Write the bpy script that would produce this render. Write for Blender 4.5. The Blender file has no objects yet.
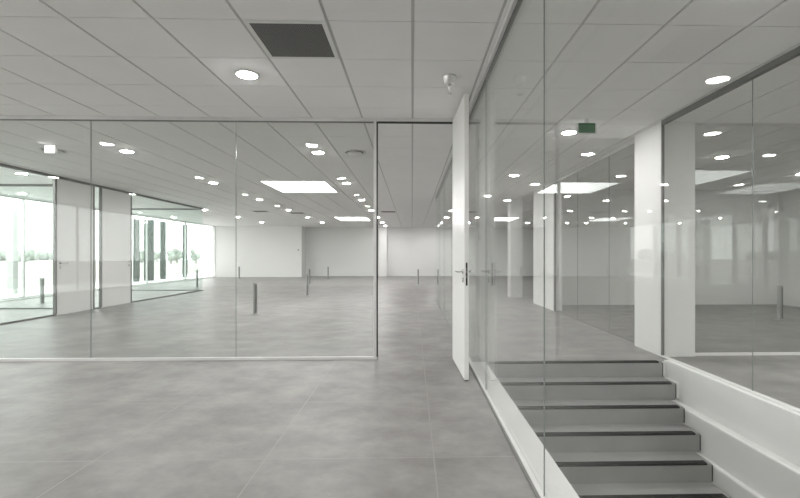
import bpy, bmesh, math, random
from mathutils import Vector, Matrix
random.seed(7)
S = bpy.context.scene
COL = S.collection

# ---------------------------------------------------------------- camera figures (image taken as 800 x 498)
F, CX, CY, TH, HC = 435.0, 422.7, 255.0, 0.0245, 1.21
CZ = 2.795                      # ceiling height
TX, TY = 0.58, 0.5775           # ceiling tile module
PY = 5.07                       # cross partition
GX = 0.652                      # glazing on the near side of the stairs
RX = 2.930                      # glazing on the far side of the stairs
FX = -10.6                      # facade
OX = -7.12                      # office glazing
YB, YF = -7.0, 25.0             # back and far walls

# ---------------------------------------------------------------- materials
def mat(name, color, rough=0.5, metal=0.0, spec=0.5, emit=None, estr=0.0, coat=0.0):
    m = bpy.data.materials.new(name); m.use_nodes = True
    b = m.node_tree.nodes['Principled BSDF']
    b.inputs['Base Color'].default_value = (*color, 1)
    b.inputs['Roughness'].default_value = rough
    b.inputs['Metallic'].default_value = metal
    b.inputs['Specular IOR Level'].default_value = spec
    b.inputs['Coat Weight'].default_value = coat
    if emit:
        b.inputs['Emission Color'].default_value = (*emit, 1)
        b.inputs['Emission Strength'].default_value = estr
    return m

def mottled(name, c1, c2, scale, rough, rvar=0.0, bump=0.0, spec=0.5, detail=6.0):
    """two tones mixed by noise, optional roughness variation and bump"""
    m = mat(name, c1, rough, spec=spec)
    nt = m.node_tree; N = nt.nodes; L = nt.links
    b = N['Principled BSDF']
    tc = N.new('ShaderNodeTexCoord')
    n = N.new('ShaderNodeTexNoise'); n.inputs['Scale'].default_value = scale; n.inputs['Detail'].default_value = detail
    L.new(tc.outputs['Object'], n.inputs['Vector'])
    r = N.new('ShaderNodeValToRGB')
    r.color_ramp.elements[0].position = .33; r.color_ramp.elements[0].color = (*c1, 1)
    r.color_ramp.elements[1].position = .68; r.color_ramp.elements[1].color = (*c2, 1)
    L.new(n.outputs['Fac'], r.inputs['Fac']); L.new(r.outputs['Color'], b.inputs['Base Color'])
    if rvar:
        mr = N.new('ShaderNodeMapRange')
        mr.inputs['To Min'].default_value = rough - rvar; mr.inputs['To Max'].default_value = rough + rvar
        L.new(n.outputs['Fac'], mr.inputs['Value']); L.new(mr.outputs['Result'], b.inputs['Roughness'])
    if bump:
        n2 = N.new('ShaderNodeTexNoise'); n2.inputs['Scale'].default_value = scale * 30
        L.new(tc.outputs['Object'], n2.inputs['Vector'])
        bp = N.new('ShaderNodeBump'); bp.inputs['Strength'].default_value = bump; bp.inputs['Distance'].default_value = .002
        L.new(n2.outputs['Fac'], bp.inputs['Height']); L.new(bp.outputs['Normal'], b.inputs['Normal'])
    return m

def glass(name, tint, r0=.03, power=5.5, r1=.92):
    """architectural glass: clear, tinted transmission and a mirror reflection that grows towards grazing angles"""
    m = bpy.data.materials.new(name); m.use_nodes = True
    nt = m.node_tree; N = nt.nodes; L = nt.links
    N.remove(N['Principled BSDF'])
    out = N['Material Output']
    g = N.new('ShaderNodeNewGeometry')
    d = N.new('ShaderNodeVectorMath'); d.operation = 'DOT_PRODUCT'
    L.new(g.outputs['Normal'], d.inputs[0]); L.new(g.outputs['Incoming'], d.inputs[1])
    def mth(op, a, b=None):
        n = N.new('ShaderNodeMath'); n.operation = op
        for i, v in enumerate((a, b)):
            if v is None: continue
            if isinstance(v, (int, float)): n.inputs[i].default_value = v
            else: L.new(v, n.inputs[i])
        return n.outputs[0]
    c = mth('ABSOLUTE', d.outputs['Value'])
    p = mth('POWER', mth('SUBTRACT', 1.0, c), power)
    f = mth('ADD', mth('MULTIPLY', p, r1), r0)
    t = N.new('ShaderNodeBsdfTransparent'); t.inputs['Color'].default_value = (*tint, 1)
    r = N.new('ShaderNodeBsdfGlossy'); r.inputs['Roughness'].default_value = 0.0
    r.inputs['Color'].default_value = (.97, .99, .98, 1)
    mx = N.new('ShaderNodeMixShader')
    L.new(f, mx.inputs[0]); L.new(t.outputs[0], mx.inputs[1]); L.new(r.outputs[0], mx.inputs[2])
    L.new(mx.outputs[0], out.inputs['Surface'])
    return m

def concrete_tiles(name, c1, c2, size, ox, oy, joint):
    m = mottled(name, c1, c2, 1.3, .43, .08, .05, spec=.4, detail=9)
    nt = m.node_tree; N = nt.nodes; L = nt.links
    b = N['Principled BSDF']
    src = b.inputs['Base Color'].links[0].from_socket
    tc = N.new('ShaderNodeTexCoord'); sp = N.new('ShaderNodeSeparateXYZ')
    L.new(tc.outputs['Object'], sp.inputs[0])
    def mth(op, a, b=None):
        n = N.new('ShaderNodeMath'); n.operation = op
        for i, v in enumerate((a, b)):
            if v is None: continue
            if isinstance(v, (int, float)): n.inputs[i].default_value = v
            else: L.new(v, n.inputs[i])
        return n.outputs[0]
    u = mth('DIVIDE', mth('SUBTRACT', sp.outputs[0], ox), size)
    v = mth('DIVIDE', mth('SUBTRACT', sp.outputs[1], oy), size)
    def edge(t):
        fr = mth('FRACT', t)
        return mth('MINIMUM', fr, mth('SUBTRACT', 1.0, fr))
    e = mth('MINIMUM', edge(u), edge(v))
    line = mth('LESS_THAN', e, .0035 / size)
    # each slab its own slight tone
    cb = N.new('ShaderNodeCombineXYZ')
    L.new(mth('FLOOR', u), cb.inputs[0]); L.new(mth('FLOOR', v), cb.inputs[1])
    wn = N.new('ShaderNodeTexWhiteNoise'); L.new(cb.outputs[0], wn.inputs['Vector'])
    tone = N.new('ShaderNodeMapRange'); tone.inputs['To Min'].default_value = .95; tone.inputs['To Max'].default_value = 1.04
    L.new(wn.outputs['Value'], tone.inputs['Value'])
    # soft trowelled cloud streaks
    st = N.new('ShaderNodeTexNoise'); st.inputs['Scale'].default_value = 1.0; st.inputs['Detail'].default_value = 10; st.inputs['Roughness'].default_value = .7
    mp = N.new('ShaderNodeMapping'); mp.inputs['Scale'].default_value = (2.4, 2.9, 1); mp.inputs['Rotation'].default_value = (0, 0, .25)
    L.new(tc.outputs['Object'], mp.inputs[0]); L.new(mp.outputs[0], st.inputs['Vector'])
    sr = N.new('ShaderNodeMapRange'); sr.inputs['From Min'].default_value = .3; sr.inputs['From Max'].default_value = .7
    sr.inputs['To Min'].default_value = .70; sr.inputs['To Max'].default_value = 1.24
    L.new(st.outputs['Fac'], sr.inputs['Value'])
    k = mth('MULTIPLY', tone.outputs[0], sr.outputs[0])
    vm = N.new('ShaderNodeVectorMath'); vm.operation = 'SCALE'
    L.new(src, vm.inputs[0]); L.new(k, vm.inputs['Scale'])
    mx = N.new('ShaderNodeMix'); mx.data_type = 'RGBA'
    L.new(line, mx.inputs['Factor']); L.new(vm.outputs[0], mx.inputs['A']); mx.inputs['B'].default_value = (*joint, 1)
    L.new(mx.outputs['Result'], b.inputs['Base Color'])
    return m

def perforated(name):
    m = mat(name, (.05, .05, .05), .5, .2)
    nt = m.node_tree; N = nt.nodes; L = nt.links; b = N['Principled BSDF']
    tc = N.new('ShaderNodeTexCoord')
    mp = N.new('ShaderNodeMapping'); mp.inputs['Rotation'].default_value = (0, 0, math.pi / 4); mp.inputs['Scale'].default_value = (115, 115, 115)
    L.new(tc.outputs['Object'], mp.inputs[0])
    ck = N.new('ShaderNodeTexChecker'); ck.inputs['Scale'].default_value = 1.0
    ck.inputs['Color1'].default_value = (.035, .035, .033, 1); ck.inputs['Color2'].default_value = (.20, .20, .195, 1)
    L.new(mp.outputs[0], ck.inputs['Vector']); L.new(ck.outputs['Color'], b.inputs['Base Color'])
    return m

M = dict(
    wall=mottled('wall_paint', (.75, .747, .738), (.78, .777, .768), .8, .6, bump=.03),
    tile=mottled('mineral_tile', (.87, .866, .857), (.89, .886, .878), 3.0, .8, bump=.15),
    grid=mat('ceiling_grid_steel', (.56, .56, .55), .6),
    floor=concrete_tiles('concrete_floor', (.225, .217, .208), (.300, .290, .279), 1.0, -.87, 2.6, (.30, .291, .28)),
    step=mottled('concrete_step', (.25, .25, .245), (.31, .31, .305), 2.2, .45, .06, .05),
    nosing=mottled('black_nosing', (.010, .010, .010), (.016, .016, .016), 20, .75, spec=.12),
    white=mottled('white_lacquer', (.80, .80, .785), (.82, .82, .805), .6, .3),
    ledge=mottled('white_render', (.71, .712, .703), (.75, .752, .742), 1.6, .45, bump=.04),
    alu=mottled('brushed_aluminium', (.60, .60, .59), (.66, .66, .65), 5, .35, .05),
    dalu=mottled('dark_aluminium', (.17, .17, .165), (.20, .20, .195), 5, .4),
    seal=mat('black_seal', (.03, .03, .03), .6),
    chrome=mat('satin_chrome', (.70, .70, .69), .22, 1.0),
    steel=mottled('grey_post_metal', (.40, .40, .39), (.46, .46, .45), 6, .4),
    glass=glass('clear_glass', (.936, .942, .936)),
    sglass=glass('stair_glass', (.970, .973, .968), .014, 6.0, .95),
    oglass=glass('office_glass', (.95, .975, .966)),
    fglass=glass('facade_glass', (.955, .975, .970)),
    lamp=mat('lamp_diffuser', (.9, .9, .9), .5, emit=(1, .985, .972), estr=185),
    joint=mat('glass_edge', (.24, .27, .255), .3),
    sprink=mat('polished_chrome', (.88, .88, .87), .3, .85),
    sky=mat('skylight_diffuser', (.9, .9, .9), .5, emit=(.98, 1, .99), estr=4.2),
    grille=perforated('perforated_grille'),
    sill=mottled('white_sill', (.80, .81, .80), (.83, .84, .83), 1, .4),
    fin=mottled('dark_green_mullion', (.006, .023, .017), (.010, .031, .024), 3, .6, spec=.08),
    green=mottled('green_sign_face', (.008, .11, .03), (.014, .13, .04), 6, .4),
    plastic=mottled('white_plastic', (.74, .75, .73), (.77, .78, .76), 5, .45),
    dark=mottled('dark_plastic_and_shade', (.025, .025, .025), (.035, .035, .035), 9, .5),  # also colours the shade in step-end gaps and air valve rings
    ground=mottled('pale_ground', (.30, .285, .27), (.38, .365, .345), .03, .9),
    leaf=mottled('hazed_foliage', (.24, .27, .24), (.30, .33, .29), .8, .9),  # distance haze and overexposure are mixed into this leaf colour
    bark=mottled('bark', (.14, .12, .10), (.20, .17, .14), 3, .9),
)

ORD = ['first', 'second', 'third', 'fourth', 'fifth', 'sixth', 'seventh', 'eighth', 'ninth', 'tenth']
# ---------------------------------------------------------------- mesh helpers
def bx(bm, x0, x1, y0, y1, z0, z1, mi=0, bev=0.0):
    vs = [bm.verts.new((x, y, z)) for z in (z0, z1) for y in (y0, y1) for x in (x0, x1)]
    fs = []
    for q in ((0, 2, 3, 1), (4, 5, 7, 6), (0, 1, 5, 4), (2, 6, 7, 3), (0, 4, 6, 2), (1, 3, 7, 5)):
        f = bm.faces.new([vs[i] for i in q]); f.material_index = mi; fs.append(f)
    if bev:
        es = list({e for f in fs for e in f.edges})
        bmesh.ops.bevel(bm, geom=es, offset=bev, segments=2, affect='EDGES', profile=.6, clamp_overlap=True)

def lathe(bm, prof, cx=0, cy=0, n=28, mi=0, cap=True):
    """profile of (radius, z) turned about a vertical axis"""
    rings = []
    for r, z in prof:
        if r < 1e-5: rings.append([bm.verts.new((cx, cy, z))])
        else: rings.append([bm.verts.new((cx + r * math.cos(2 * math.pi * i / n), cy + r * math.sin(2 * math.pi * i / n), z)) for i in range(n)])
    for a, b in zip(rings, rings[1:]):
        for i in range(n):
            j = (i + 1) % n
            if len(a) == 1 and len(b) == 1: continue
            if len(a) == 1: f = bm.faces.new((a[0], b[i], b[j]))
            elif len(b) == 1: f = bm.faces.new((a[i], a[j], b[0]))
            else: f = bm.faces.new((a[i], a[j], b[j], b[i]))
            f.material_index = mi; f.smooth = True
    if cap:
        for r in (rings[0], rings[-1]):
            if len(r) > 2: bm.faces.new(r).material_index = mi

def tube(bm, pts, r, n=10):
    pts = [Vector(p) for p in pts]; rings = []
    for i, p in enumerate(pts):
        t = (pts[min(i + 1, len(pts) - 1)] - pts[max(i - 1, 0)]).normalized()
        up = Vector((0, 0, 1)) if abs(t.z) < .9 else Vector((1, 0, 0))
        u = t.cross(up).normalized(); v = t.cross(u).normalized()
        rr = r[i] if isinstance(r, (list, tuple)) else r
        rings.append([bm.verts.new(p + (u * math.cos(2 * math.pi * k / n) + v * math.sin(2 * math.pi * k / n)) * rr) for k in range(n)])
    for a, b in zip(rings, rings[1:]):
        for k in range(n):
            f = bm.faces.new((a[k], a[(k + 1) % n], b[(k + 1) % n], b[k])); f.smooth = True
    bm.faces.new(rings[0]); bm.faces.new(rings[-1])

def obj(name, bm, mats, parent=None, loc=None):
    bmesh.ops.recalc_face_normals(bm, faces=bm.faces)
    me = bpy.data.meshes.new(name); bm.to_mesh(me); bm.free()
    for m in (mats if isinstance(mats, (list, tuple)) else [mats]): me.materials.append(M[m])
    o = bpy.data.objects.new(name, me); COL.objects.link(o)
    if parent: o.parent = parent
    if loc: o.location = loc
    return o

def box(name, m, x0, x1, y0, y1, z0, z1, parent=None, bev=0.0):
    """box given in the parent's own space, its mesh centred on its own base"""
    bm = bmesh.new(); cx, cy = (x0 + x1) / 2, (y0 + y1) / 2
    bx(bm, x0 - cx, x1 - cx, y0 - cy, y1 - cy, 0, z1 - z0, bev=bev)
    return obj(name, bm, m, parent, (cx, cy, z0))

def tag(o, label=None, cat=None, group=None, kind=None):
    if label: o['label'] = label
    if cat: o['category'] = cat
    if group: o['group'] = group
    if kind: o['kind'] = kind
    return o

def thing(name, label, cat, loc=(0, 0, 0), rz=0.0, group=None, kind=None):
    o = bpy.data.objects.new(name, None); COL.objects.link(o)
    o.empty_display_size = .1
    o.location = loc; o.rotation_euler = (0, 0, rz)
    return tag(o, label, cat, group, kind)

def dup(root, loc, label=None, rz=None):
    r = root.copy(); COL.objects.link(r); r.location = loc
    if rz is not None: r.rotation_euler = (0, 0, rz)
    if label: r['label'] = label
    for ch in list(root.children):
        c = ch.copy(); COL.objects.link(c); c.parent = r
        for g in list(ch.children):
            d = g.copy(); COL.objects.link(d); d.parent = c
    return r

def struct(o, label=None, cat=None):
    o['kind'] = 'structure'
    return tag(o, label, cat)

def ray_plane_x(u, x):
    a = (u - CX) / F; s, c = math.sin(TH), math.cos(TH)
    d = x / (a * c + s); return d * c - a * d * s

# ---------------------------------------------------------------- shell: floor, ceiling, walls
STAIR_Y, RISE, RUN, NSTEP = 4.875, .17, .248, 8
PITZ = -RISE * NSTEP
PX0, PX1 = .835, 2.885
fl = bmesh.new()
bx(fl, FX - .3, PX0 - .17, YB, YF, -.25, 0)                 # main room and everything left of the glazing
bx(fl, PX0 - .17, 9.0, STAIR_Y + .03, YF, -.25, 0)          # hall behind the stairs
bx(fl, PX1 + .02, 9.0, YB, STAIR_Y + .03, -.25, 0)          # room on the right
struct(obj('floor', fl, 'floor'), 'grey concrete-look floor slabs with faint joints through the whole level', 'floor')
struct(box('floor_stairwell', 'floor', PX0 - .2, PX1 + .2, YB, STAIR_Y, PITZ - .2, PITZ), 'lower floor at the foot of the stairs', 'floor')

ce = bmesh.new()
bx(ce, FX - .6, 9.2, YB - .2, YF + .3, CZ + .008, CZ + .12, mi=1)
kx0, kx1 = int((FX - .01) / TX) - 1, int(9 / TX) + 1
ky0, ky1 = int((YB - 2.98) / TY) - 1, int((YF - 2.98) / TY) + 1
for i in range(kx0, kx1):
    for j in range(ky0, ky1):
        x0 = .005 + TX * i; y0 = 2.957 + TY * j
        a0, a1 = max(x0 + .0105, FX - .2), min(x0 + TX - .0105, 9.0)
        b0, b1 = max(y0 + .0035, YB), min(y0 + TY - .0035, YF)
        if a1 - a0 < .03 or b1 - b0 < .03: continue
        bx(ce, a0, a1, b0, b1, CZ, CZ + .0085)
struct(obj('ceiling', ce, ['tile', 'grid']), 'white suspended ceiling of square tiles in a dark grid', 'ceiling')

W = lambda n, l, *a, m='wall': struct(box(n, m, *a), l, 'wall')
W('wall_back', 'white wall behind the viewer', FX, 9.0, YB - .15, YB, 0, CZ + .1)
W('wall_far', 'plain white far wall at the end of the open floor', -6.05, 9.0, YF, YF + .15, 0, CZ + .1)
W('wall_far_left', 'bright white far wall block standing forward beside the windows', FX - .3, -6.05, 24.0, YF + .15, 0, CZ + .1)
W('wall_right', 'white side wall of the right-hand room', 9.0, 9.15, YB, YF, -.2, CZ + .1)
W('wall_right_back', 'white back wall of the right-hand room behind the glazing', 3.25, 9.0, 10.45, 10.6, 0, CZ + .1)
W('wall_hall', 'white wall block at the end of the hall glazing', 3.06, 3.25, 9.35, 10.9, 0, CZ + .1)
# stairwell walls
W('wall_stairwell_left', 'white side of the stairwell under the near glazing', PX0 - .16, PX0, YB, STAIR_Y + .03, PITZ, .0, m='ledge')
W('wall_stairwell_right', 'white stairwell side below the right glazing', PX1, PX1 + .12, YB, STAIR_Y + .03, PITZ, .012, m='ledge')
Z1, Z2 = -.36, -.70
W('trim_1', 'white stepped ledge along the stairwell side, upper one', PX1 - .095, PX1, YB, STAIR_Y - .0, PITZ, Z1, m='ledge')
W('trim_2', 'white stepped ledge along the stairwell side, lower one', PX1 - .15, PX1 - .095, YB, STAIR_Y - .0, PITZ, Z2, m='ledge')
for o in (bpy.data.objects['trim_1'], bpy.data.objects['trim_2']):
    mod = o.modifiers.new('soft edge', 'BEVEL'); mod.width = .018; mod.segments = 3
W('wall_stairwell_back', 'end of the stairwell behind the viewer', PX0 - .2, PX1 + .2, YB - .1, YB, PITZ, 0)

def column(name, label, x0, x1, y0, y1, m='wall'):
    return tag(box(name, m, x0, x1, y0, y1, 0, CZ, bev=.004), label, 'column')
column('column', 'white square column where the right glazing meets the top of the stairs', 2.965, 3.365, 5.09, 5.73)
column('column', 'white column in the hall behind the wall block, farther down the glass', 2.80, 3.14, 12.3, 12.7, 'alu')
column('column', 'white pilaster on the far wall, seen just right of the partition post', -1.86, -1.42, 24.55, YF)

# ---------------------------------------------------------------- staircase
st = thing('staircase', 'grey concrete steps with black nosing strips going down towards the viewer', 'stairs', (0, STAIR_Y, PITZ))
for k in range(NSTEP):
    zt = -RISE * k - PITZ
    y1 = .03 if k == 0 else -RUN * k + RUN
    xr = PX1 - .04 if k < 2 else PX1 - .107 if k < 4 else PX1 - .162
    sb = bmesh.new()
    bx(sb, PX0 + .002, xr - .002, -RUN * k, y1 + .012, max(zt - RISE - .014, 0), zt - .003, bev=.004)
    s = obj('step', sb, 'step', st)
    bx_ = bmesh.new(); bx(bx_, PX0 + .03, xr - .045, -RUN * k - .003, -RUN * k + .055, zt - .016, zt + .002)
    tag(obj('nosing_strip', bx_, 'nosing', s), 'black nosing strip')
    e = bmesh.new(); bx(e, xr - .002, xr + .011, -RUN * k + .004, y1, max(zt - RISE, 0), zt - .02)  # dark filler stands in for the shadow gap beside the step
    if k < 2: bx(e, xr + .011, PX1 - .001, -RUN * k + .004, y1, max(zt - RISE, 0), zt - .004, mi=1)
    tag(obj('edge_gap_shade', e, ['dark', 'ledge'], s), 'dark strip for the shadow gap at the end of the step')

# ---------------------------------------------------------------- glazed partitions
TRK = .038
def pane_run_y(parent, x, ys, gname, z0=.03, z1=CZ - .045, th=.012):
    """panes in a plane of constant x; coordinates in the parent's space"""
    for a, b in zip(ys, ys[1:]):
        box('glass_pane', gname, x - th / 2, x + th / 2, a + .003, b - .003, z0, z1, parent)
def pane_run_x(parent, y, xs, gname, z0=.03, z1=CZ - .045, th=.012):
    for a, b in zip(xs, xs[1:]):
        box('glass_pane', gname, a + .003, b - .003, y - th / 2, y + th / 2, z0, z1, parent)
def joints_y(parent, x, ys, z0=.03, z1=CZ - .045):
    for y in ys: tag(box('pane_joint', 'joint', x - .0035, x + .0035, y - .0008, y + .0008, z0, z1, parent), 'thin grey joint between panes')
def joints_x(parent, y, xs, z0=.03, z1=CZ - .045):
    for x in xs: tag(box('pane_joint', 'joint', x - .0014, x + .0014, y - .0065, y + .0065, z0, z1, parent), 'thin grey joint between panes')

# front partition left of the doorway
gp = thing('glass_partition', 'full-height clear glass partition across the room, left of the open door', 'glass partition', (0, PY, 0))
xs = [FX + .02, -8.6, -6.95, -5.31, -3.673, -2.03, -.445]
pane_run_x(gp, 0, xs, 'glass'); joints_x(gp, 0, xs[1:-1])
box('bottom_track', 'alu', FX + .02, -.40, -.02, .02, 0, .03, gp, .002)
box('top_track', 'alu', FX + .02, -.40, -.022, .022, CZ - TRK, CZ, gp, .002)
tag(box('top_gap_shade', 'dalu', FX + .02, -.44, -.012, .012, CZ - TRK - .012, CZ - TRK, gp), 'dark strip for the shadow gap under the top track')  # shadow gap above the panes, drawn as a dark strip
box('end_post', 'alu', -.445, -.412, -.022, .022, .0, CZ - TRK, gp, .002)
tag(box('post_seal', 'seal', -.412, -.397, -.018, .018, 0, CZ - TRK, gp), 'black rubber seal on the post')
# door head and narrow panel beside the hinge
hd = thing('door_frame', 'slim aluminium head and hinge jamb of the open doorway', 'door frame', (0, PY, 0))
box('head', 'alu', -.395, GX - .02, -.022, .022, CZ - TRK + .003, CZ, hd, .002)
tag(box('head_seal', 'seal', -.395, GX - .02, -.015, .015, CZ - TRK - .014, CZ - TRK + .003, hd), 'black seal under the head')
box('hinge_jamb', 'alu', .515, .545, -.022, .022, 0, CZ - TRK - .014, hd, .002)
box('side_pane', 'glass', .548, GX - .022, -.006, .006, .0, CZ - TRK - .014, hd)

# glazing along the stairs and hall
gs = thing('glass_partition', 'long clear glass wall beside the stairs on its white slab edge, right of the open door', 'glass partition', (GX, 0, 0))
ys = [YB + .02, -4.66, -2.96, -1.26, .44, 2.13, 3.82, 5.52, 7.2, 8.9, 10.6, 11.95]
pane_run_y(gs, 0, ys, 'sglass', .02); joints_y(gs, 0, ys[1:-1], .02)
box('bottom_track', 'alu', -.018, .018, YB + .02, PY, 0, .02, gs, .002)
box('bottom_track', 'dalu', -.018, .018, PY, 11.95, 0, .006, gs)
tag(box('bottom_seal', 'dalu', -.030, -.018, YB + .02, PY, 0, .012, gs), 'dark edge strip at the foot of the glass')
box('top_track', 'alu', -.03, -.008, YB + .02, 11.95, CZ - .03, CZ, gs)
tag(box('top_channel', 'dalu', -.008, .022, YB + .02, 11.95, CZ - .045, CZ, gs), 'dark top channel')

# glazing right of the stairs
gr = thing('glass_partition', 'clear glass wall above the white stairwell side, right edge of the view', 'glass partition', (RX + .03, 0, .012))
ys = [YB + .02, -4.7, -2.97, -1.3, .37, 2.04, 3.71, 5.06]
pane_run_y(gr, 0, ys, 'sglass', .015, CZ - .060); joints_y(gr, 0, ys[1:-1], .015, CZ - .060)
tag(box('top_channel', 'dalu', -.022, .028, YB + .02, 5.06, CZ - .060, CZ - .012, gr), 'dark grey top channel')
box('bottom_track', 'ledge', -.025, .02, YB + .02, 5.06, 0, .015, gr)
tag(box('end_post', 'dalu', -.012, .016, 5.06, 5.085, 0, CZ - .060, gr), 'dark end post against the column')

# cross partition in the right-hand room
gc = thing('glass_partition', 'glass partition crossing the right-hand room beside the white column', 'glass partition', (0, 5.16, 0))
xs = [3.37, 4.9, 6.5, 8.98]
pane_run_x(gc, 0, xs, 'glass'); joints_x(gc, 0, xs[1:-1])
box('bottom_track', 'white', 3.37, 8.98, -.02, .02, 0, .03, gc, .002)
box('top_track', 'alu', 3.37, 8.98, -.022, .022, CZ - TRK, CZ, gc, .002)

# hall glazing beyond the column
gh = thing('glass_partition', 'glass wall in the hall behind the stairs, between white column and wall block', 'glass partition', (3.09, 0, 0))
ys = [5.74, 6.75, 8.05, 9.32]
pane_run_y(gh, 0, ys, 'sglass', .006); joints_y(gh, 0, ys[1:-1])
box('bottom_track', 'dalu', -.02, .02, 5.74, 9.32, 0, .006, gh)
box('top_track', 'alu', -.02, .02, 5.74, 9.32, CZ - TRK, CZ, gh)
tag(box('end_post', 'dalu', -.025, .015, 9.32, 9.345, 0, CZ, gh), 'dark end post')

# office glazing on the left, with two doors
oy = {n: ray_plane_x(u, OX) for n, u in dict(d1a=55, d1b=93, g=100.5, d2b=130.5, end=203).items()}
go = thing('glass_partition', 'glass front of the offices along the left windows, with two white doors', 'glass partition', (OX, 0, 0))
pane_run_y(go, 0, [PY + .03, 6.9, oy['d1a'] - .03], 'oglass')
pane_run_y(go, 0, [oy['d1b'] + .03, oy['g'] - .03], 'oglass')
pane_run_y(go, 0, [oy['d2b'] + .03, oy['end'] - .02], 'oglass')
joints_y(go, 0, [6.9])
tag(box('top_track', 'dalu', -.025, .025, PY + .03, oy['end'], CZ - .05, CZ, go), 'dark top track')
for a, b in ((PY + .03, oy['d1a']), (oy['d1b'], oy['g']), (oy['d2b'], oy['end'])):
    tag(box('bottom_track', 'dalu', -.022, .022, a, b, 0, .03, go), 'dark bottom track')
for n in ('d1a', 'd1b', 'g', 'd2b'):
    tag(box('door_post', 'dalu', -.022, .022, oy[n] - .025 , oy[n] + .025, .03, CZ - .05, go), 'dark upright beside a door')
for i, (y, lab) in enumerate(((9.95, 'glass cross wall between the two offices at the far left'), (oy['end'], 'glass end wall of the second office beside the open floor'))):
    g2 = thing('glass_partition', lab, 'glass partition', (0, y, 0))
    pane_run_x(g2, 0, [FX + .06, -9.0, OX - .03], 'oglass', .03, CZ - .05)
    tag(box('bottom_track', 'dalu', FX + .06, OX - .03, -.02, .02, 0, .03, g2), 'dark bottom track')
    tag(box('top_track', 'dalu', FX + .06, OX - .03, -.02, .02, CZ - .05, CZ, g2), 'dark top track')

def lever(parent, side, y, z, d, x):
    """lever handle on the face at x, pointing along y by d; side = outward sign"""
    h = bmesh.new()
    lathe(h, [(.0, 0), (.026, 0), (.026, .008), (.0, .008)], n=20)
    bmesh.ops.rotate(h, verts=h.verts, cent=(0, 0, 0), matrix=Matrix.Rotation(math.radians(90) * side, 3, 'Y'))
    tube(h, [(0, 0, 0), (side * .045, 0, 0), (side * .055, d * .01, 0), (side * .055, d * .13, 0)], .0095, 12)
    return tag(obj('lever_handle', h, 'chrome', parent, (x, y, z)), 'metal lever handle')
def cylinder_rose(parent, side, y, z, x):
    h = bmesh.new(); lathe(h, [(0, 0), (.024, 0), (.024, .008), (0, .008)], n=20)
    bmesh.ops.rotate(h, verts=h.verts, cent=(0, 0, 0), matrix=Matrix.Rotation(math.radians(90) * side, 3, 'Y'))
    return tag(obj('lock_rose', h, 'chrome', parent, (x, y, z)), 'metal lock rose')

# the open door: leaf hinged at the partition, swung towards the viewer
DL = .875
ang = math.radians(2.2)
d1 = thing('door_1', 'tall white door standing open towards the viewer beside the stair glazing', 'door', (.468, PY - .045, .012), ang, kind='structure')
lf = bmesh.new(); bx(lf, 0, .042, -DL, 0, 0, 2.748, bev=.002)
obj('door_leaf', lf, 'white', d1)
ed = bmesh.new()
bx(ed, .013, .029, -DL - .0015, -DL + .003, .905, 1.125)
lk = tag(obj('lock_plate', ed, 'nosing', d1), 'black lock plate on the door edge')
ed = bmesh.new()
bx(ed, .013, .029, -DL - .0022, -DL - .001, 1.062, 1.068); bx(ed, .013, .029, -DL - .0022, -DL - .001, .985, .992)
bx(ed, .0135, .0285, -DL - .010, -DL - .001, 1.030, 1.045)
tag(obj('latch', ed, 'chrome', lk), 'metal latch and joints')
lever(d1, -1, -DL + .065, 1.037, 1, 0); lever(d1, 1, -DL + .065, 1.037, 1, .042)
cylinder_rose(d1, -1, -DL + .065, .955, 0); cylinder_rose(d1, 1, -DL + .065, .955, .042)
for z in (.25, 1.37, 2.45):
    hb = bmesh.new(); lathe(hb, [(.008, 0), (.008, .09)], .048, .006, 14); obj('hinge', hb, 'chrome', d1, (0, 0, z))
bs = bmesh.new(); bx(bs, .004, .038, -DL + .003, -.003, -.008, .0); tag(obj('bottom_seal', bs, 'seal', d1), 'black seal under the door')

def office_door(n, ya, yb, lab, hs):
    d = thing('door_%d' % n, lab, 'door', (OX, ya, .008), 0, kind='structure')
    w = yb - ya
    l = bmesh.new(); bx(l, -.02, .02, .028, w - .028, 0, CZ - .062, bev=.002); obj('door_leaf', l, 'white', d)
    y = .028 + .07 if hs < 0 else w - .028 - .07
    lever(d, 1, y, 1.04, -hs, .02); cylinder_rose(d, 1, y, .95, .02)
    return d
office_door(2, oy['d1a'], oy['d1b'], 'white office door with lever handle, nearer of the two on the left', -1)
office_door(3, oy['g'], oy['d2b'], 'white office door farther along the left glass front', 1)

# ---------------------------------------------------------------- facade
SILL = .03; HEADZ = 2.78
W('wall_left', 'low white kerb under the left windows', FX - .3, FX, YB, 24.0, 0, SILL, m='sill')
struct(box('trim_3', 'sill', FX - .3, FX, YB, 24.0, HEADZ, CZ + .1), 'white header above the left windows', 'header')
fy = [YB, -4.1, -1.2, 1.7, 4.6, 7.3, 9.95, 12.3, oy['end'], 17.9, 20.9, 24.0]
for i, (a, b) in enumerate(zip(fy, fy[1:])):
    w = thing('window_%d' % (i + 1), 'tall clear facade window in the left wall, number %d counted from behind the viewer' % (i + 1), 'window', (FX - .15, (a + b) / 2, SILL), kind='structure')
    h = (b - a) / 2 - .002
    fb = bmesh.new(); hz = HEADZ - SILL
    bx(fb, -.03, .03, -h, h, 0, .03); bx(fb, -.03, .03, -h, h, hz - .03, hz)
    bx(fb, -.03, .03, -h, -h + .02, .03, hz - .03); bx(fb, -.03, .03, h - .02, h, .03, hz - .03)
    obj('window_frame', fb, 'alu', w)
    box('window_pane', 'fglass', -.008, .008, -h + .02, h - .02, .03, hz - .03, w)
TX0 = -12.7
struct(box('terrace', 'sill', -14.6, FX - .3, YB - 2, 40, -.35, -.02), 'white terrace floor outside the left windows', 'terrace')
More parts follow.
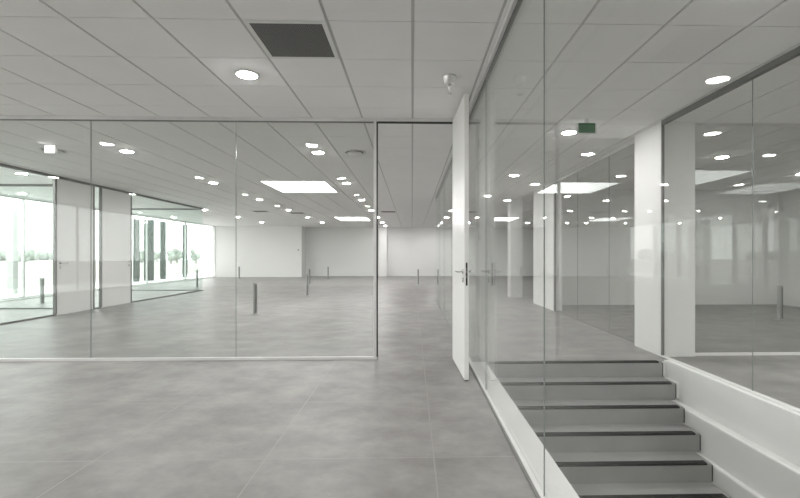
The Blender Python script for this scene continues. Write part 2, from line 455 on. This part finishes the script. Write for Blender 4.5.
def outside_post(y, lab, m, rnd=False):
    c = bmesh.new()
    if rnd: lathe(c, [(.21, 0), (.21, 2.925)], n=32)
    else: bx(c, -.10, .10, -.09, .09, 0, 2.925, bev=.006)
    tag(obj('terrace_column', c, m, None, (TX0, y, -.02)), lab, 'column', 'terrace columns')
outside_post(ray_plane_x(136.5, TX0), 'dark green square column outside, just left of the thick round one', 'fin')
outside_post(ray_plane_x(149, TX0), 'thick dark green round column outside the office window', 'fin', True)
outside_post(ray_plane_x(163, TX0), 'dark green square column outside, just right of the thick round one', 'fin')
outside_post(ray_plane_x(185, TX0), 'dark green square column outside, rightmost in the office window', 'fin')
outside_post(ray_plane_x(12.5, TX0), 'grey column outside the nearer office window at the left edge', 'steel')
for i, y in enumerate((-4.6, -1.0, 2.6, 6.2)):
    outside_post(y, 'grey column outside the near left windows, seen only in reflections, %s from the back' % ORD[i], 'steel')

# outdoors
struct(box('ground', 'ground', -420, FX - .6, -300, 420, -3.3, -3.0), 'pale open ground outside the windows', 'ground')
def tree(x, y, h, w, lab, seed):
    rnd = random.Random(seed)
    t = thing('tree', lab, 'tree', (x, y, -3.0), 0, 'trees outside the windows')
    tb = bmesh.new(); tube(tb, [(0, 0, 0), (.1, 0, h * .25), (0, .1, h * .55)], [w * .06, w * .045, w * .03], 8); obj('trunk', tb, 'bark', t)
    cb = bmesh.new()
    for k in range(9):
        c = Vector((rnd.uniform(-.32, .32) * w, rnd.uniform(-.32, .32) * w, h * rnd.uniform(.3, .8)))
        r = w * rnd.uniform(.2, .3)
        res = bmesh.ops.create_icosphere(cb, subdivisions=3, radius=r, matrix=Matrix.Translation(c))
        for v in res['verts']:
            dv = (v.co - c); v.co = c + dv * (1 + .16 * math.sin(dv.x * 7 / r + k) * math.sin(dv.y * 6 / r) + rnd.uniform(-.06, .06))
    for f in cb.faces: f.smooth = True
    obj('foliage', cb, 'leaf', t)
for i, (u, dist, h, w, lab) in enumerate([
    (171, 210, 8.6, 5.2, 'rounded hazy tree, tallest on the horizon between the window posts'),
    (177, 240, 7.4, 6.5, 'low hazy tree just right of the tallest one on the horizon'),
    (196, 215, 7.6, 4.2, 'narrow hazy tree right of the last green window post'),
    (157, 270, 6.4, 6.0, 'low hazy tree seen between round column and window post'),
    (142, 240, 6.2, 7.0, 'low hazy tree left of the round column'),
    (24, 230, 6.4, 6.0, 'low hazy tree seen through the nearer office glass')]):
    a = (u - CX) / F; s, c = math.sin(TH), math.cos(TH)
    tree(dist * (a * c + s), dist * (c - a * s), h, w, lab, 30 + i)

tl = bmesh.new(); rnd = random.Random(5)
for k in range(150):
    y = -150 + 3.6 * k + rnd.uniform(-1.5, 1.5); x = -300 + rnd.uniform(-8, 8); rad = rnd.uniform(2.4, 4.6)
    res = bmesh.ops.create_icosphere(tl, subdivisions=2, radius=rad, matrix=Matrix.Translation((x, y, -3 + rad * .75 + rnd.uniform(0, 1.2))))
    for v in res['verts']: v.co += Vector((rnd.uniform(-.3, .3), rnd.uniform(-.3, .3), rnd.uniform(-.3, .3)))
for f in tl.faces: f.smooth = True
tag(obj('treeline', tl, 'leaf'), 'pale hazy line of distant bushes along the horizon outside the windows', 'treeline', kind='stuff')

# ---------------------------------------------------------------- ceiling fittings
proto = None
def downlight(x, y, lab):
    global proto
    if proto is None:
        proto = thing('downlight', lab, 'ceiling light', (x, y, CZ), 0, 'round recessed downlights')
        r = bmesh.new(); lathe(r, [(.084, -.012), (.088, -.012), (.104, -.004), (.106, 0), (.084, 0), (.084, -.012)], n=36, cap=False)
        obj('trim_ring', r, 'plastic', proto)
        l = bmesh.new(); lathe(l, [(0, -.022), (.03, -.021), (.06, -.018), (.083, -.011), (.083, -.001), (0, -.001)], n=36)
        tag(obj('lamp_diffuser', l, 'lamp', proto), 'glowing white diffuser')
    else: dup(proto, (x, y, CZ), lab)
LY = lambda k: min(3.846 + 2.885 * k, 23.5)
for k in range(0, 8):
    downlight(-1.445, LY(k), 'round recessed downlight, %s from the front in the row right of the skylights' % ORD[k])
for k in range(1, 7):
    downlight(-4.34, LY(k), 'recessed downlight behind the front glass, %s in the row left of the skylights' % ORD[k - 1])
downlight(-4.34, LY(0), 'round recessed downlight at left before the front glass, mirrored in it')
for k in range(4, 7):
    downlight(-7.24, LY(k), 'round recessed downlight by the far left windows, %s beyond the offices' % ORD[k - 4])
for k in range(4, 8):
    downlight(1.42, LY(k), 'round recessed downlight seen through the doorway, %s of the far right row' % ORD[k - 4])
for i, (x, y) in enumerate(((-7.55, 8.6), (-7.55, 11.5), (-10.0, 11.4), (-10.0, 13.8), (-8.9, 6.3))):
    downlight(x, y, ['round recessed downlight above the nearer office door', 'round recessed downlight above the second office door', 'round recessed downlight by the office windows, nearer one',
                     'round recessed downlight by the office windows, farther one', 'round recessed downlight in the nearer office by the front glass'][i])
for i, y in enumerate((5.558, 8.572, 11.57)):
    downlight(2.02, y, ['round recessed downlight beside the green exit sign', 'round recessed downlight in the hall behind the stairs, second from the exit sign',
                        'round recessed downlight in the hall behind the stairs, third from the exit sign'][i])
for i, (x, y) in enumerate(((5.0, 6.9), (7.6, 8.3), (4.5, 3.0), (4.5, .1), (7.4, 3.0))):  # last three are added out of view to brighten the right-hand room
    downlight(x, y, ['round recessed downlight in the right-hand room by its cross glass', 'round recessed downlight in the right-hand room near its back wall',
                     'added downlight brightening the right-hand room, before its cross glass', 'added downlight out of view at the near end of the right-hand room', 'added downlight out of view by the outer wall of the right-hand room'][i])
for i, (x, y) in enumerate(((-1.445, 1.15), (-4.34, 1.15), (-7.24, LY(0)), (-7.24, 1.15), (-1.445, -1.3), (-4.34, -1.3), (-7.24, -1.3), (-1.445, -4.0), (-4.34, -4.0), (2.02, 2.42), (2.02, -.21), (2.02, -3.1))):
    downlight(x, y, 'recessed downlight before the view, seen only mirrored in the glass, %s of twelve' % (ORD + ['eleventh', 'twelfth'])[i])

def skylight(x0, x1, y0, y1, lab):
    t = thing('skylight', lab, 'skylight', ((x0 + x1) / 2, (y0 + y1) / 2, CZ), 0, 'rectangular skylights')
    a, b = (x1 - x0) / 2, (y1 - y0) / 2
    f = bmesh.new()
    for q in ((-a - .03, a + .03, -b - .03, -b), (-a - .03, a + .03, b, b + .03), (-a - .03, -a, -b, b), (a, a + .03, -b, b)): bx(f, *q, -.010, 0)
    obj('frame', f, 'plastic', t)
    box('diffuser', 'sky', -a, a, -b, b, -.008, -.001, t)
skylight(-3.24, -1.88, 9.38, 11.01, 'large bright rectangular skylight behind the front glass, nearer one')
skylight(-3.24, -1.92, 18.22, 20.05, 'bright rectangular skylight near the far wall, farther one')

skylight(4.9, 6.4, .75, 2.35, 'bright rectangular skylight of the right-hand room, mirrored in its cross glass')
def vent(x, y, lab, w=TX, d=TY, fr=.03):
    t = thing('ceiling_vent', lab, 'vent', (x, y, CZ), 0, 'dark ceiling vents')
    a, b = w / 2 - .012, d / 2 - .008
    f = bmesh.new()
    for q in ((-a, a, -b, -b + fr), (-a, a, b - fr, b), (-a, -a + fr, -b + fr, b - fr), (a - fr, a, -b + fr, b - fr)): bx(f, *q, -.004, 0)
    obj('vent_frame', f, 'plastic', t)
    g = bmesh.new(); bx(g, -a + fr, a - fr, -b + fr, b - fr, -.003, -.0005); tag(obj('grille', g, 'grille', t), 'dark perforated grille')
vent(-.865, 2.957 + TY / 2, 'square dark perforated air grille in the near ceiling before the glass')
vent(-.865, 2.957 + TY * 22.5, 'dark air grille far back in the ceiling, right of the partition post')
vent(-5.505, 2.957 + TY * 22.5, 'dark air grille far back in the ceiling, left one')
vent(-4.345 - .0, 2.957 + TY * 23.5, 'dark air grille far back in the ceiling, between post and left grille')

def diffuser(x, y, lab):
    t = thing('air_valve', lab, 'air vent', (x, y, CZ), 0, 'round air valves')
    r = bmesh.new(); lathe(r, [(.135, -.002), (.165, -.002), (.172, -.012), (.168, -.02), (.140, -.012), (.135, -.002)], n=40, cap=False); obj('outer_ring', r, 'plastic', t)
    g = bmesh.new(); lathe(g, [(0, -.001), (.150, -.001), (.150, -.006), (0, -.006)], n=40); tag(obj('ring_gap_shade', g, 'dark', t), 'dark disc standing in for the shade inside the ring')  # dark disc paints the shade between ring and centre
    c = bmesh.new(); lathe(c, [(0, -.006), (.09, -.006), (.118, -.016), (.11, -.026), (.05, -.032), (0, -.033)], n=40); obj('centre_disc', c, 'plastic', t)
diffuser(-.88, 6.72, 'round white air valve in the ceiling behind the glass, just left of the post')
diffuser(-5.42, 6.72, 'round white air valve in the ceiling at upper left behind the glass')
em = thing('emergency_light', 'small white lit box hanging from the ceiling at upper left before the round valve', 'emergency light', (-5.18, 6.35, CZ))
b_ = bmesh.new(); bx(b_, -.075, .075, .0, .04, -.13, -.012, bev=.006); bx(b_, -.02, .02, .01, .03, -.014, 0); obj('housing', b_, 'plastic', em)
M['em'] = mat('emergency_lens', (.9, .9, .9), .4, emit=(1, 1, .97), estr=1.6)
b_ = bmesh.new(); bx(b_, -.068, .068, -.006, .002, -.123, -.019, bev=.002); tag(obj('lens', b_, 'em', em), 'glowing white lens')

sp = thing('sprinkler', 'chrome sprinkler head on the near ceiling above the open door', 'sprinkler', (.335, 3.86, CZ))
b_ = bmesh.new(); lathe(b_, [(0, 0), (.062, 0), (.060, -.012), (.044, -.06), (.030, -.066), (0, -.066)], n=32); obj('escutcheon', b_, 'sprink', sp)
b_ = bmesh.new(); lathe(b_, [(0, -.066), (.016, -.066), (.016, -.10), (.010, -.108), (.010, -.13), (0, -.13)], n=20); obj('nozzle', b_, 'sprink', sp)
b_ = bmesh.new(); lathe(b_, [(0, -.152), (.018, -.152), (.018, -.156), (0, -.156)], n=20)
tube(b_, [(-.009, 0, -.128), (-.014, 0, -.14), (-.006, 0, -.153)], .0022, 8); tube(b_, [(.009, 0, -.128), (.014, 0, -.14), (.006, 0, -.153)], .0022, 8); obj('deflector', b_, 'chrome', sp)

ex = thing('exit_sign', 'green sign box hanging under the ceiling above the stair head', 'sign', (2.03, 5.02, 2.62))
b_ = bmesh.new(); bx(b_, -.115, .115, -.014, .014, 0, .125, bev=.003); obj('housing', b_, 'plastic', ex)
b_ = bmesh.new(); bx(b_, -.098, .098, -.0165, -.0135, .010, .122); tag(obj('sign_face', b_, 'green', ex), 'dark green sign face')
b_ = bmesh.new(); bx(b_, -.02, .02, -.01, .01, .125, CZ - 2.62); obj('bracket', b_, 'plastic', ex)

# ---------------------------------------------------------------- floor posts
pproto = None
def post(x, y, lab):
    global pproto
    if pproto is None:
        pproto = thing('floor_post', lab, 'post', (x, y, 0), 0, 'short grey floor posts')
        b = bmesh.new(); bx(b, -.075, .075, -.055, .055, 0, .012, bev=.004); obj('base_plate', b, 'steel', pproto)
        b = bmesh.new(); bx(b, -.032, .032, -.032, .032, .012, .63, bev=.005); body = obj('post_body', b, 'steel', pproto)
        b = bmesh.new(); bx(b, -.036, .034, -.034, .034, .63, .642, bev=.003); obj('cap', b, 'steel', pproto)
        b = bmesh.new()
        bx(b, .002, .031, -.0335, -.031, .03, .61); bx(b, .031, .0335, -.03, .03, .03, .61)  # darker strips over the right half of the front and the right side
        tag(obj('dark_strips', b, 'dalu', body), 'darker panels')
    else: dup(pproto, (x, y, 0), lab)
def fl_at(u, v):
    d = F * HC / (v - CY); l = (u - CX) * d / F; s, c = math.sin(TH), math.cos(TH)
    return l * c + d * s, d * c - l * s
for u, v, lab in ((255, 314, 'short grey post on the floor behind the glass, nearest and tallest in view'),
                  (307, 296, 'short grey post on the floor, second nearest, right of the nearest'),
                  (309.5, 284.5, 'short grey post directly behind the second nearest one'),
                  (328, 279.5, 'short grey post near the far wall, right of the pair in line'),
                  (239, 279.5, 'short grey post near the far wall at a joint of the glass'),
                  (42, 304, 'short grey post by the window inside the nearer office'),
                  (197, 286.5, 'short grey post on the bright floor beside the office end glass'),
                  (418, 285, 'short grey post seen through the doorway'),
                  (780, 320, 'short grey post in the right-hand room behind its cross glass')):
    post(*fl_at(u, v), lab)

# thermostat on the bright wall block
th = thing('thermostat', 'small dark control on the bright far wall block', 'thermostat', (-6.22, 24.0, 1.42))
b_ = bmesh.new(); bx(b_, -.05, .05, -.02, 0, 0, .12, bev=.004); obj('housing', b_, 'plastic', th)
b_ = bmesh.new(); bx(b_, -.035, .035, -.024, -.019, .04, .10); tag(obj('display', b_, 'dark', th), 'dark display')

# ---------------------------------------------------------------- daylight, camera, view
w = bpy.data.worlds.new('World'); S.world = w; w.use_nodes = True
bg = w.node_tree.nodes['Background']
bg.inputs['Color'].default_value = (1.0, .985, .965, 1); bg.inputs['Strength'].default_value = 2.5

cam = bpy.data.cameras.new('Camera'); co = bpy.data.objects.new('Camera', cam); COL.objects.link(co)
co.location = (0, 0, HC); co.rotation_euler = (math.pi / 2, 0, -TH)
cam.sensor_fit = 'HORIZONTAL'; cam.sensor_width = 36; cam.lens = F / 800 * 36
cam.shift_x = -(CX - 400) / 800; cam.shift_y = (CY - 249) / 800
cam.clip_start = .02; cam.clip_end = 1000
S.camera = co

S.view_settings.view_transform = 'Standard'; S.view_settings.look = 'None'
S.view_settings.exposure = 0.95; S.view_settings.gamma = 1.0; S.view_settings.use_curve_mapping = False
S.cycles.max_bounces = 10; S.cycles.diffuse_bounces = 5; S.cycles.glossy_bounces = 6
S.cycles.transparent_max_bounces = 40; S.cycles.transmission_bounces = 8
S.cycles.use_denoising = True
S.cycles.sample_clamp_indirect = 8.0
